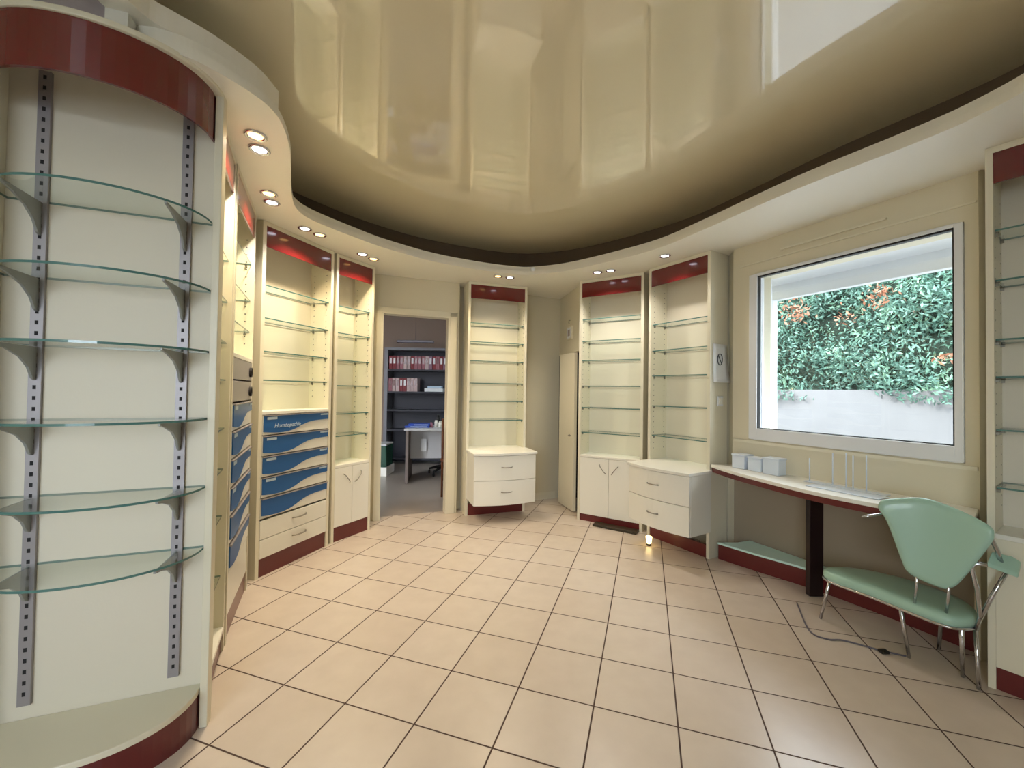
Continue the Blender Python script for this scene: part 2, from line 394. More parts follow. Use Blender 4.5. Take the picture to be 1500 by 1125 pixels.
for i in range(len(cav) - 1): b.prism([cav[i], cav[i + 1], cav2[i + 1], cav2[i]], ZS + .085, ZC)
struct('cavity_shade_strip', b, 'cove')  # added backing strip; the soffit cavity's shade is put into its brown
# upper lip that carries on toward the entrance
b = MB()
lip = smooth_line([(-1.16, -2.19), (-1.18, .4), (-1.235, 1.10), (-1.245, 1.34), (-1.20, 1.42), (-1.13, 1.51), (-1.06, 1.66), (-1.05, 1.80)], 5)
lo = offset(lip, .10)
for i in range(len(lip) - 1): b.prism([lip[i], lip[i + 1], lo[i + 1], lo[i]], ZS + .085, ZS + .16)
struct('trim_5', b, 'soffit')
# grey bulkhead over the curved unit, with its white corner post
b = MB(); b.prism([(-1.385, 1.40), (-1.66, 1.27), (-2.045, 1.16), (-2.045, 1.50), (-1.42, 1.50)], ZS + .04, ZC)
struct('trim_6', b, 'grey_panel')
b = MB(); b.prism([(-1.290, 1.345), (-1.347, 1.325), (-1.362, 1.385), (-1.307, 1.40)], ZS + .035, ZC)
struct('trim_7', b, 'white')

# ---------------------------------------------------------------- shelving units
def pegholes(mb, x, side, d, z0, z1, mi=1):
    z = z0
    for yy in (.045, d - .05):
        z = z0
        while z < z1:
            r = .0035; s = side * .0006
            mb.add([(x + s, yy - r, z - r), (x + s, yy + r, z - r), (x + s, yy + r, z + r), (x + s, yy - r, z + r)], [(0, 1, 2, 3)], mi)
            z += .048
def shelf_mesh(mb, x0, x1, y0, y1, z, t=.008):
    mb.prism([(x0, y0), (x1, y0), (x1, y1), (x0, y1)], z - t, z, 0, 1)
pin_me = None
def pin(parent, x, y, z):
    global pin_me
    if pin_me is None:
        o = MB().tube([(-.008, 0, 0), (.008, 0, 0)], .004, 8).box(-.006, .006, -.006, .006, -.016, -.004).build('shelf_pin', 'pin', parent); pin_me = o.data
        o.location = (x, y, z); return
    o = bpy.data.objects.new('shelf_pin', pin_me); C.objects.link(o); o.parent = parent; o.location = (x, y, z)
def unit(A, B, d, label, shelves, ledge, zf=2.275, t=.028, base_top=None, plinth=.12, fascia=True, left_t=None):
    A = Vector(A); B = Vector(B); e = B - A; w = e.length; rz = math.atan2(e.y, e.x)
    u = thing('shelving_unit', label, 'shelving unit', (A.x, A.y, 0), rz)
    for x0_, x1_, side in ((0, t, 1), (w - t, w, -1)):
        mb = MB().box(x0_, x1_, 0, d, 0, ZS - .002)
        pegholes(mb, t if side == 1 else w - t, side, d, ledge + .1, zf - .02)
        mb.build('side_panel', ['cream', 'hole'], u)
    MB().box(t, w - t, d - .012, d, plinth, ZS - .03).build('back_panel', 'cream_in', u)
    MB().box(t, w - t, .0, d - .012, ZS - .030, ZS - .002).build('top_panel', 'cream', u)
    MB().box(t, w - t, .003, .013, zf, ZS - .030).build('fascia', 'maroon', u, .001)
    for z in shelves:
        mb = MB(); shelf_mesh(mb, t + .003, w - t - .003, .018, d - .02, z)
        s = mb.build('glass_shelf', ['glass', 'glass_edge'], u)
        for px in (t + .006, w - t - .006):
            for py in (.045, d - .05): pin(s, px, py, z - .010)
    MB().box(t, w - t, .0, d - .012, ledge - .022, ledge).build('ledge', 'white', u, .002)
    MB().box(t, w - t, .010, .028, 0, plinth).build('plinth', 'maroon_pl', u)
    return u, w, t
def arch_handle(parent, x, y, z, L=.085, ang=0, proj=.022, r=.0045):
    c, s_ = math.cos(ang), math.sin(ang); pts = []
    for k in range(9):
        q = -1 + 2 * k / 8; pts.append((x + c * q * L / 2, y - proj * (1 - q ** 4), z + s_ * q * L / 2))
    return MB().tube(pts, r, 8).build('handle', 'nickel', parent)
def doors(u, w, t, z0, z1):
    g = .0015; mid = w / 2
    for k, (xa, xb) in enumerate(((t + g, mid - g), (mid + g, w - t - g))):
        dr = MB().box(xa, xb, -.001, .017, z0, z1).build('door', 'white', u, .0015)
        sg = -1 if k == 0 else 1
        arch_handle(dr, mid + sg * .062, -.001, z1 - .10, .11, sg * math.radians(52), .02, .0042)

def drawer_box(u, x0_, x1_, fwd, bulge, z0, z1, handle_w=.11, depth_back=0):
    """two-drawer chest with a bowed front, standing out of the unit"""
    n = 12; L = x1_ - x0_
    fr = [(x0_ + L * k / n, -fwd - bulge * math.sin(PI * k / n)) for k in range(n + 1)]
    body = [(p[0], p[1] + .022) for p in fr] + [(x1_, depth_back), (x0_, depth_back)]
    MB().prism(body, z0, z1 - .024).build('chest_body', 'white', u)
    top = [(x0_ - .012, -fwd + .0)] + [(x0_ - .012 + (L + .024) * k / n, -fwd - .018 - bulge * math.sin(PI * k / n)) for k in range(n + 1)] + [(x1_ + .012, -fwd), (x1_ + .012, depth_back), (x0_ - .012, depth_back)]
    MB().prism(top, z1 - .022, z1).build('chest_top', 'white', u, .002)
    h = (z1 - .026 - z0) / 2
    for k in range(2):
        za = z0 + k * h + .002; zb = z0 + (k + 1) * h - .002
        d_ = MB().prism([(p[0], p[1]) for p in fr] + [(p[0], p[1] + .018) for p in fr[::-1]], za, zb).build('drawer', 'white', u, .0015)
        arch_handle(d_, x0_ + L / 2, -fwd - bulge, (za + zb) / 2 + .01, handle_w, 0, .024, .0048)

# U4: blue wave drawers
A4, B4 = (-1.715, 2.800), (-1.505, 3.438)
u, w, t = unit(A4, B4, .22, 'cream wall unit with five blue wavy drawers below glass shelves', [2.015, 1.787, 1.556, 1.356], 1.135, plinth=.125)
def wave(parent, x0_, x1_, z0, z1, y=-.006, text=False, tabs=True):
    n = 24; h = z1 - z0; pts = []
    for k in range(n + 1):
        q = k / n
        lo_ = z0 + h * (.16 + .40 * (1 / (1 + math.exp(-(q - .56) * 14)))) + h * .16 * (1 - math.sin(min(1, q / .45) * PI) if q < .45 else 1) * 0 - h * .10 * math.sin(min(1, q / .5) * PI) + (h * .02 if q > .5 else 0)
        pts.append((x0_ + (x1_ - x0_) * q, lo_))
    pts = pts + [(x1_, z1 - .004), (x0_, z1 - .004)]
    o = MB().yprism(pts, y, 0).build('wave_panel', 'blue', parent)
    return o
def wave_drawers(u, w, t, ztop, pitch, n, first=True):
    for k in range(n):
        z1 = ztop - k * pitch - .004; z0 = z1 - pitch + .008
        x0_, x1_ = t + .006, w - t - .004
        d_ = MB().box(x0_, x1_, 0, .20, z0, z1).build('wavy_drawer', 'white', u, .002)
        # dark gap above each drawer
        wp = wave(d_, x0_ + .004, x1_, z0, z1)
        MB().box(x0_ + .004, x1_, -.012, .004, z1 - .005, z1 + .001).build('top_lip', 'steel', d_)
        if k < 4: MB().box(x0_ + .03, x0_ + .11, -.0075, -.005, z1 - .030, z1 - .012).build('label_strip', 'lblue', d_)
        if k < 4: MB().box(x1_ - .085, x1_ - .01, -.0075, -.005, z1 - .022, z1 - .010).build('label_strip', 'lblue', d_)
        if first and k == 0:
            cu = bpy.data.curves.new('t', 'FONT'); cu.body = 'Homéopathie'; cu.size = .042; cu.extrude = .0006; cu.shear = .3; cu.align_x = 'LEFT'
            tmp = bpy.data.objects.new('t', cu); C.objects.link(tmp)
            bpy.context.view_layer.update()
            me = bpy.data.meshes.new_from_object(tmp.evaluated_get(bpy.context.evaluated_depsgraph_get()))
            bpy.data.objects.remove(tmp)
            me.materials.clear(); me.materials.append(M['lblue'])
            o = bpy.data.objects.new('lettering', me); C.objects.link(o); o.parent = d_
            o.rotation_euler = (PI / 2, 0, 0); o.location = (x0_ + .085, -.0080, z0 + .046)
wave_drawers(u, w, t, 1.112, .1435, 5)
for z0, z1 in ((.258, .385), (.127, .254)):
    d_ = MB().box(t + .003, w - t - .003, -.002, .018, z0, z1).build('drawer', 'white', u, .002)
    arch_handle(d_, w / 2 + .03, -.002, (z0 + z1) / 2 + .015, .13, 0, .024, .0055)
# U5
u, w, t = unit((-1.497, 3.475), (-1.300, 3.845), .25, 'narrow yellow-lit wall unit with two cupboard doors, left of the open doorway', [2.015, 1.783, 1.55, 1.33, 1.087, .896], .647, t=.024)
doors(u, w, t, .125, .622)
# U6
u, w, t = unit((-.468, 4.300), (.155, 4.515), .24, 'cream wall unit with bowed two-drawer chest standing alone right of the doorway', [2.02, 1.822, 1.62, 1.385, 1.193, .99], .69, t=.026)
drawer_box(u, .012, w - .004, .31, .045, .178, .69)
# U7
u, w, t = unit((.686, 4.245), (1.238, 3.890), .25, 'cream wall unit over two V-handled cupboard doors, beside the low ajar door', [2.05, 1.827, 1.628, 1.368, 1.149, .894], .665, t=.026, plinth=.07)
doors(u, w, t, .07, .64)
# U8
u, w, t = unit((1.252, 3.790), (1.570, 3.268), .235, 'cream wall unit next to the window, over a bowed chest of two drawers', [1.93, 1.69, 1.462, 1.19, .922], .70, t=.026, plinth=.1)
drawer_box(u, .03, w + .012, .27, .05, .215, .70)
# U2, U3
u, w, t = unit((-1.240, 1.735), (-1.416, 2.075), .20, 'narrow cream wall unit seen edge-on right behind the big curved unit', [1.93, 1.725, 1.521, 1.338, 1.10, .90, .67, .376], .12, t=.024, plinth=.098)
u, w, t = unit((-1.425, 2.100), (-1.695, 2.690), .20, 'edge-on cream wall unit with two grey drawers above six blue wavy ones', [2.10, 1.86, 1.66], 1.48, t=.024, plinth=.12)
for k in range(2):
    z1 = 1.455 - k * .12
    d_ = MB().box(t + .004, w - t - .004, 0, .17, z1 - .112, z1).build('grey_drawer', 'steel', u, .002)
    MB().lathe([(.030, 0), (.030, .012), (.022, .012), (.022, 0)], 20).build('round_pull', 'hole', d_)
    o = d_.children[0]; o.rotation_euler = (PI / 2, 0, 0); o.location = (w - t - .075, 0, z1 - .06)
wave_drawers(u, w, t, 1.215, .145, 6, False)
MB().box(t, w - t, .004, .02, .124, .338).build('lower_panel', 'white', u, .002)
# U9
u, w, t = unit((2.166, 1.883), (2.560, 1.300), .235, 'cream wall unit with glass shelves right of the window and chair', [2.07, 1.84, 1.57, 1.40, 1.16, .90], .694, zf=2.28, t=.024, plinth=.1)
MB().box(t, w - t, .002, .02, .1, .672).build('lower_panel', 'cream', u, .002)

# U1: the large curved unit at the left
u1 = thing('curved_shelving_unit', 'large cream display unit with six bowed glass shelves on grey brackets, at the left edge', 'shelving unit', (-1.746, 1.404, 0), math.atan2(.366, .93))
def ell(x0_, x1_, dep, y0=0, n=28, grow=0):
    c = (x0_ + x1_) / 2; a = (x1_ - x0_) / 2; out = []
    for k in range(n + 1):
        th_ = PI - PI * k / n; cx = math.cos(th_); sy = math.sin(th_)
        out.append((c + a * cx, y0 - dep * (sy ** .9)))
    return out
MB().box(-.30, .60, 0, .016, .02, ZS - .01).build('back_panel', 'cream_in', u1)
MB().box(.602, .628, -.036, .016, 0, ZS + .0).build('side_panel', 'cream', u1, .002)
MB().box(-.026, -.002, -.13, 0, 0, ZS + .0).build('side_panel', 'cream', u1, .002)
def xz_round(z0, z1, dep, name, m_, x0_=0.0, x1_=.60, y0=-.015, em=None, bev=0):
    pts = ell(x0_, x1_, dep, y0) + [(x1_, -.001), (x0_, -.001)]
    mb = MB().prism(pts, z0, z1, 0, em, False)
    return mb.build(name, m_, u1, bev)
xz_round(.128, .150, .262, 'deck', 'cream', bev=.003)
xz_round(.0, .127, .225, 'plinth', 'maroon_pl', .01, .598)
for z in (1.944, 1.677, 1.439, 1.180, .916, .681):
    s = xz_round(z - .008, z, .250, 'glass_shelf', ['glass', 'glass_edge'], .004, .598, em=1)
    for rx in (.095, .510):
        prof = [(-.012, z - .009), (-.20, z - .009), (-.20, z - .016), (-.15, z - .026), (-.09, z - .048), (-.05, z - .080), (-.028, z - .118), (-.012, z - .125)]
        MB().xprism([(a, c_) for a, c_ in prof], rx - .004, rx + .004).build('shelf_bracket', 'bracket', s, .001)
for rx in (.095, .510):
    mb = MB().box(rx - .017, rx + .017, -.012, 0, .20, 2.40)
    z = .24
    while z < 2.38:
        mb.box(rx - .0045, rx + .0045, -.0124, -.0118, z - .007, z + .007, 1); z += .0375
    mb.build('shelf_rail', ['steel', 'hole'], u1)
pts = ell(-.02, .60, .262, -.015); inner = ell(-.01, .592, .252, -.015)
mb = MB()
for i in range(len(pts) - 1): mb.prism([pts[i], pts[i + 1], inner[i + 1], inner[i]], 2.262, ZS - .012)
mb.build('fascia', 'maroon', u1)
xz_round(ZS - .012, ZS + .008, .272, 'cornice', 'cream', -.03, .628, bev=.004)
xz_round(ZS - .03, ZS - .013, .24, 'top_panel', 'cream_in', 0.0, .60)

# ---------------------------------------------------------------- downlights
ring_me = lamp_w = lamp_c = None
lights = [((-1.185, 1.86), 'warm', 'warm recessed spotlight nearest the big curved unit, the first of its pair'),
 ((-1.235, 1.97), 'cool', 'white recessed spotlight nearest the big curved unit, just behind the warm one'),
 ((-1.455, 2.42), 'warm', 'warm recessed spotlight over the edge-on blue drawer unit, nearer of its pair'),
 ((-1.505, 2.535), 'cool', 'white recessed spotlight over the edge-on blue drawer unit, farther of its pair'),
 ((-1.506, 2.945), 'cool', 'white recessed spotlight in front of the unit with five blue wavy drawers'),
 ((-1.451, 3.06), 'warm', 'amber recessed spotlight in front of the unit with five blue wavy drawers'),
 ((-1.289, 3.491), 'cool', 'white recessed spotlight over the narrow yellow-lit unit by the doorway'),
 ((-1.237, 3.615), 'warm', 'amber recessed spotlight over the narrow yellow-lit unit by the doorway'),
 ((-.156, 4.10), 'warm', 'warm recessed spotlight above the free unit with the bowed chest, left of two'),
 ((-.037, 4.145), 'cool', 'white recessed spotlight above the free unit with the bowed chest, right of two'),
 ((.800, 3.92), 'cool', 'white recessed spotlight above the unit with V-handled doors, left of two'),
 ((.912, 3.855), 'cool', 'white recessed spotlight above the unit with V-handled doors, right of two'),
 ((1.26, 3.42), 'cool', 'lone white recessed spotlight above the shelving unit next to the window')]
for i, ((x, y), k, lab) in enumerate(lights):
    o = thing('recessed_spotlight', lab, 'spotlight', (x, y, ZS - .0005), 0, 'recessed spotlights in the curved soffit')
    if ring_me is None:
        r0 = MB().lathe([(.047, 0), (.048, -.004), (.041, -.009), (.031, -.005), (.030, 0)], 28).build('trim_ring', 'chrome', o); ring_me = r0.data
        l0 = MB().lathe([(.0, -.004), (.0305, -.004)], 24).build('bulb', 'warm', o); lamp_w = l0.data
        lamp_c = lamp_w.copy(); lamp_c.materials[0] = M['cool']
    else:
        for nm, me in (('trim_ring', ring_me), ('bulb', lamp_w if k == 'warm' else lamp_c)):
            q = bpy.data.objects.new(nm, me); C.objects.link(q); q.parent = o
    d = bpy.data.lights.new('spot_beam', 'SPOT'); d.energy = SPOT * (1.25 if k == 'warm' else .9); d.spot_size = math.radians(125); d.spot_blend = .7; d.shadow_soft_size = .025
    d.color = (1, .76, .42) if k == 'warm' else (1, .93, .84)
    q = bpy.data.objects.new('spot_beam', d); C.objects.link(q); q.parent = o; q.location = (0, 0, -.012)
b = MB().lathe([(.0, -.035), (.018, -.03), (.024, -.012), (.024, 0)], 18)
tag(b.build('ceiling_sensor', 'pvc', None, 0, (.185, 4.015, ZS + .06)), 'small white sensor at the far corner of the soffit edge', 'sensor')

# ---------------------------------------------------------------- nook: low ajar door, picture
dl = MB()
h0 = Vector((.560, 4.86)); h1 = Vector((.676, 4.475)); de = (h1 - h0).normalized(); dn = Vector((-de.y, de.x))
dl.prism([tuple(h0), tuple(h1), tuple(h1 + dn * .035), tuple(h0 + dn * .035)], .01, 1.735)
d2 = struct('door_2', dl, 'cream', bevel=.003)
hp = h1 - de * .05 - dn * .03
MB().lathe([(.0, -.012), (.014, -.012), (.016, 0), (.0, .012)], 14, (hp.x, hp.y, .83)).build('knob', 'nickel', d2)
pf = N0 + NE * .40 - NN * .006
pic = thing('framed_notice', 'small pale framed notice hanging high on the nook wall above the low door', 'picture', (pf.x, pf.y, 2.0), math.atan2(NE.y, NE.x))
MB().box(-.085, .085, -.010, .006, -.10, .05).build('frame', 'cream', pic, .002)
MB().box(-.065, .065, -.012, -.009, -.085, .035).build('sheet', 'paper', pic)
MB().box(-.035, .035, -.0135, -.0115, -.06, .01).build('print', 'grey_panel', pic)
hk = thing('wall_hook', 'tiny dark hook on the nook wall above the framed notice', 'hook', (pf.x, pf.y, 2.10), math.atan2(NE.y, NE.x))
MB().tube([(0, .004, .02), (0, -.012, .018), (0, -.014, -.01), (0, -.006, -.018)], .004, 8).build('hook', 'nickel', hk)

# ---------------------------------------------------------------- paper + switch on unit side
SA = Vector((1.570, 3.268)); SB = Vector((1.772, 3.38))
ue = (Vector((1.570, 3.268)) - Vector((1.252, 3.79))).normalized(); nn_ = Vector((-ue.y, ue.x))   # into the wall
org = SA + ue * .004
sh = thing('calendar_sheet', 'white sheet with a round dial drawing hanging on the unit side by the window', 'poster', (org.x, org.y, 1.55), math.atan2(nn_.y, nn_.x))
mb = MB(); n = 8
f_ = []; v_ = []
for j in range(n + 1):
    for k in range(5):
        q = j / n; z = .155 - .31 * q; curl = .004 + .022 * q * q * (k / 4)
        v_.append((.02 + .19 * k / 4 + .012 * q, -curl, z))
for j in range(n):
    for k in range(4): f_.append((j * 5 + k, j * 5 + k + 1, (j + 1) * 5 + k + 1, (j + 1) * 5 + k))
mb.add(v_, f_, 0, True); so = mb.build('sheet', 'paper', sh); so.modifiers.new('s', 'SOLIDIFY').thickness = .0015
mb = MB().tube([(.105 + .032 * math.cos(a), -.012, .03 + .045 * math.sin(a)) for a in [2 * PI * k / 28 for k in range(28)]], .003, 6, closed=True)
mb.tube([(.085, -.012, .06), (.125, -.012, .0)], .003, 6); mb.build('dial_print', 'ink', sh)
sw = thing('light_switch', 'white double light switch on the unit side below the hanging sheet', 'light switch', (org.x, org.y, 1.245), math.atan2(nn_.y, nn_.x))
MB().box(.085, .155, -.010, 0, -.04, .04).build('plate', 'pvc', sw, .002)
for xx in (.094, .123): MB().box(xx, xx + .024, -.014, -.009, -.026, .026).build('rocker', 'white', sw, .001)

# ---------------------------------------------------------------- desk, post, deck
front = smooth_line([(1.575, 3.262), (1.590, 3.02), (1.655, 2.70), (1.745, 2.40), (1.875, 2.16), (2.02, 2.00), (2.160, 1.925)], 5)
rdesk = thing('counter_desk', 'long curved white counter with a maroon underside running below the window', 'desk', (1.9, 2.6, 0))
def dl_(P): return [(p[0] - 1.9, p[1] - 2.6) for p in P]
backs = [(2.33, 2.062), WP(1.25, -.001), WP(.05, -.001), (1.745, 3.262)]
MB().prism(dl_(front + backs), .725, .748).build('counter_top', 'white', rdesk, .003)
f2 = offset(front, .012)
MB().prism(dl_(f2 + backs), .688, .724).build('under_edge', 'maroon_pl', rdesk)
MB().box(-.0 + .045, .09 + .045, -.0 + .09, .04 + .09, 0, .687).build('support_post', 'darkpost', rdesk, .004)
dk = thing('plinth_deck', 'low pale mint ledge on a maroon plinth along the wall under the counter', 'ledge', (2.0, 2.8, 0))
dfront = smooth_line([(1.64, 3.275), (1.83, 3.03), (2.02, 2.80), (2.20, 2.50), (2.34, 2.20), (2.385, 2.10)], 4)
dback = [WP(1.28, .185), WP(.0, .185), WP(.02, .0)]
dback = [(2.475, 2.20), WP(.0, .19), (1.80, 3.28)]
MB().prism([(p[0] - 2.0, p[1] - 2.8) for p in dfront + dback], .118, .132).build('deck', 'mintdeck', dk)
di = offset(dfront, .012)
MB().prism([(p[0] - 2.0, p[1] - 2.8) for p in di + dback], 0, .117).build('plinth', 'maroon_pl', dk)
# boxes on the counter
def wbox(label, s, off, sx, sy, sz, rz=0):
    q = WP(s, off); o = thing('plastic_box', label, 'box', (q[0], q[1], .749), math.atan2(WE.y, WE.x) + rz)
    MB().box(-sx / 2, sx / 2, -sy / 2, sy / 2, 0, sz - .012).build('body', 'translucent', o, .004)
    MB().box(-sx / 2 - .004, sx / 2 + .004, -sy / 2 - .004, sy / 2 + .004, sz - .012, sz).build('lid', 'translucent', o, .003)
wbox('small white plastic box at the left end of the window counter', .11, -.07, .10, .10, .105)
wbox('pale plastic box in the middle of the three on the window counter', .235, -.08, .10, .08, .10)
wbox('pale bluish plastic box rightmost of the three on the window counter', .36, -.09, .11, .09, .115)
# pale vertical streaks of no real object, added as thin rods on the counter
q = WP(.80, -.12); st = thing('upright_streaks', 'row of thin upright rods standing in for pale streaks on the counter before the window', 'streaks', (q[0], q[1], .749), math.atan2(WE.y, WE.x))
MB().box(-.22, .20, -.03, .03, 0, .006).build('base', 'translucent', st, .002)
for xx, hh in ((-.20, .15), (-.07, .20), (.0, .21), (.035, .20), (.10, .21)):
    MB().tube([(xx, 0, .006), (xx, 0, hh)], .0035, 8).build('rod', 'translucent', st)
q = WP(.86, -.22); ac = tag(MB().box(-.20, .16, -.06, .06, 0, .004).build('clear_sheet', 'translucent', None, .001, (q[0], q[1], .749)), 'flat pale blue plastic sheet lying on the counter behind the chair', 'sheet')
ac.rotation_euler = (0, 0, math.atan2(WE.y, WE.x))

# ---------------------------------------------------------------- chair
ch = thing('visitor_chair', 'mint green padded chair with a fan-shaped back and chrome frame under the window', 'chair', (2.0, 2.1, 0))
cx, cy = 2.0, 2.1
out = [(1.846, 2.42), (1.93, 2.42), (2.03, 2.39), (2.11, 2.33), (2.17, 2.26), (2.215, 2.17), (2.235, 2.07), (2.215, 1.98), (2.129, 1.888), (2.03, 1.868), (1.975, 1.90), (1.928, 2.003), (1.87, 2.16), (1.80, 2.29), (1.79, 2.37)]
ot = smooth_line(out + [out[0]], 4)[:-1]
mx = sum(p[0] for p in ot) / len(ot); my = sum(p[1] for p in ot) / len(ot)
def scl(P, f): return [(mx + (p[0] - mx) * f - cx, my + (p[1] - my) * f - cy) for p in P]
mb = MB(); rings = [(.93, .262), (.985, .268), (1, .285), (.985, .302), (.93, .312), (.75, .317), (.4, .319), (.05, .320)]
V_ = []; n = len(ot)
for f, z in rings: V_ += [(x, y, z) for x, y in scl(ot, f)]
F_ = [(i * n + k, i * n + (k + 1) % n, (i + 1) * n + (k + 1) % n, (i + 1) * n + k) for i in range(len(rings) - 1) for k in range(n)]
F_.append(tuple(range(n))); F_.append(tuple(range((len(rings) - 1) * n, len(rings) * n)))
mb.add(V_, F_, 0, True); mb.build('seat', 'mint', ch)
MB().tube([(x, y, .262) for x, y in scl(ot, .99)], .007, 8, closed=True).build('seat_rail', 'chrome', ch)
# back: fan between L and R
Lp = Vector((1.838, 2.065)); Rp = Vector((2.062, 1.765)); be = (Rp - Lp).normalized(); bn = Vector((-be.y, be.x)); bw = (Rp - Lp).length
shape = [(.0, .765), (.05, .790), (.35, .820), (.55, .812), (.80, .782), (.97, .752), (1.0, .722), (.965, .67), (.74, .485), (.64, .435), (.55, .425), (.36, .440), (.27, .462), (.22, .50), (.08, .68), (.0, .74)]
sp = smooth_line(shape + [shape[0]], 4)[:-1]
gx = .48; gz = .64
mb = MB(); V_ = []; n = len(sp)
rr = [(.0, -.012), (.1, -.012), (.25, -.012), (.4, -.012), (.55, -.012), (.7, -.012), (.85, -.011), (.95, -.006), (1, .006), (.985, .022), (.93, .028), (.8, .031), (.65, .032), (.5, .032), (.35, .032), (.2, .032), (.08, .032), (0.0, .032)]
for f, o_ in rr:
    for a, z in sp:
        aa = gx + (a - gx) * max(f, .001); zz = gz + (z - gz) * max(f, .001)
        bow = .05 * (1 - (2 * aa - 1) ** 2); tilt = (zz - .43) * .05
        P = Lp + be * (aa * bw) + bn * (o_ + bow + tilt - .03)
        V_.append((P.x - cx, P.y - cy, zz))
F_ = [(i * n + k, i * n + (k + 1) % n, (i + 1) * n + (k + 1) % n, (i + 1) * n + k) for i in range(len(rr) - 1) for k in range(n)]
mb.add(V_, F_, 0, True); mb.build('backrest', 'mint', ch)
def cp(x, y, z): return (x - cx, y - cy, z)
for a in (.35, .63):
    P = Lp + be * (a * bw) + bn * .02
    MB().tube([cp(P.x, P.y, .47), cp(P.x, P.y, .40), cp(P.x + .01, P.y + .02, .315)], .006, 8).build('back_support', 'chrome', ch)
legs = [((1.93, 2.05, .262), (2.0, 2.08, 0)), ((2.05, 1.885, .262), (2.12, 1.945, 0)), ((2.13, 1.90, .262), (2.10, 1.86, 0)), ((2.19, 2.10, .262), (2.22, 2.15, 0)), ((1.84, 2.38, .262), (1.82, 2.43, 0))]
for k, (a, b_) in enumerate(legs):
    if k == 1: pass
    MB().tube([cp(*a), cp(*b_)], [.009, .008], 10).build('leg', 'chrome', ch)
# armrest at the right
arm = MB().tube([cp(2.10, 1.87, .262), cp(2.095, 1.85, .33), cp(2.06, 1.83, .46), cp(2.035, 1.83, .555), cp(2.045, 1.82, .575), cp(2.10, 1.80, .575), cp(2.15, 1.79, .572)], .0085, 10)
arm.tube([cp(2.095, 1.85, .32), cp(2.125, 1.83, .43), cp(2.155, 1.80, .55)], .0085, 10)
arm.tube([cp(2.045, 1.81, .745), cp(2.085, 1.80, .70), cp(2.115, 1.80, .64), cp(2.13, 1.80, .59)], .0085, 10)
arm.build('arm_frame', 'chrome', ch)
mb = MB(); pad = [(2.070, 1.800, .576), (2.125, 1.83, .612), (2.190, 1.81, .600), (2.205, 1.79, .585), (2.15, 1.755, .548)]
nv = Vector((0, 0, .014))
pt = [Vector(cp(*p)) for p in pad]; mb.add([p - nv * .5 for p in pt] + [p + nv for p in pt], [(0, 1, 2, 3, 4), (5, 6, 7, 8, 9)] + [(i, (i + 1) % 5, 5 + (i + 1) % 5, 5 + i) for i in range(5)])
mb.build('arm_pad', 'mint', ch, .005)
MB().tube([cp(1.865, 2.05, .725), cp(1.80, 2.08, .70), cp(1.772, 2.09, .693)], [.007, .007, .004], 8).build('arm_frame', 'chrome', ch)

# cable on the floor, added glow and stand-in dark strip
cb = thing('floor_cable', 'thin grey cable with a black inline switch on the tiles by the chair', 'cable', (1.8, 2.1, 0))
MB().tube([(x - 1.8, y - 2.1, .005) for x, y in smooth_line([(1.80, 2.60), (1.66, 2.30), (1.70, 2.22), (1.78, 2.21), (1.90, 2.13), (1.99, 2.085)], 6)], .004, 8).build('cord', 'lampbar', cb)
MB().box(.085, .125, -.0, .03, .001, .016).build('inline_switch', 'black', cb, .004)
nl = thing('floor_glow', 'tiny cream glow added on the floor before the chest of drawers near the window', 'lamp', (1.205, 3.62, 0))
nl.location = (1.19, 3.55, 0)
MB().lathe([(.0, 0), (.020, 0), (.020, .012), (.012, .016), (.0, .016)], 16).build('base', 'black', nl)
MB().lathe([(.012, .016), (.020, .02), (.026, .075), (.0, .078)], 16).build('glow_body', 'stray_glow', nl)  # stray glow added as a small glowing body; no lamp stands here
fm = [(.855, 4.125), (1.215, 3.895), (1.155, 3.80), (.80, 4.03)]
tag(MB().prism([(x - .99, y - 3.95) for x, y in fm], 0, .02).build('floor_smear', 'smear_dark', None, .003, (.99, 3.95, .001)), 'dark narrow stand-in strip for a smear on the tiles at the foot of the V-handled cupboards', 'smear')  # added strip standing in for a dark smear, no real mat

# ---------------------------------------------------------------- back room
b = MB()
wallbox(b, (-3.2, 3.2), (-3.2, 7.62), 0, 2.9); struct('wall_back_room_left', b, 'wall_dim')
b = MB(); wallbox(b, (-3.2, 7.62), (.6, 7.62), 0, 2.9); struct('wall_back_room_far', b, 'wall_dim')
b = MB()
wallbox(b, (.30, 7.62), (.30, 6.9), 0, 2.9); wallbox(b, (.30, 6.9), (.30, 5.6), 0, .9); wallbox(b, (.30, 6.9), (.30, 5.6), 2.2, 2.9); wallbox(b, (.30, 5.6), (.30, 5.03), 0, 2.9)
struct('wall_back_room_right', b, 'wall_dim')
b = MB(); b.box(.33, .37, 5.6, 5.66, .9, 2.2); b.box(.33, .37, 6.84, 6.9, .9, 2.2); b.box(.33, .37, 5.66, 6.84, .9, .96); b.box(.33, .37, 5.66, 6.84, 2.14, 2.2); b.box(.33, .37, 6.22, 6.28, .96, 2.14)
w3 = struct('window_3', b, 'pvc')
MB().box(.348, .352, 5.66, 6.84, .96, 2.14).build('pane', 'pane', w3)
portal('sky_portal_back', (.42, 6.25, 1.55), (-1, 0, 0), 1.3, 1.3)
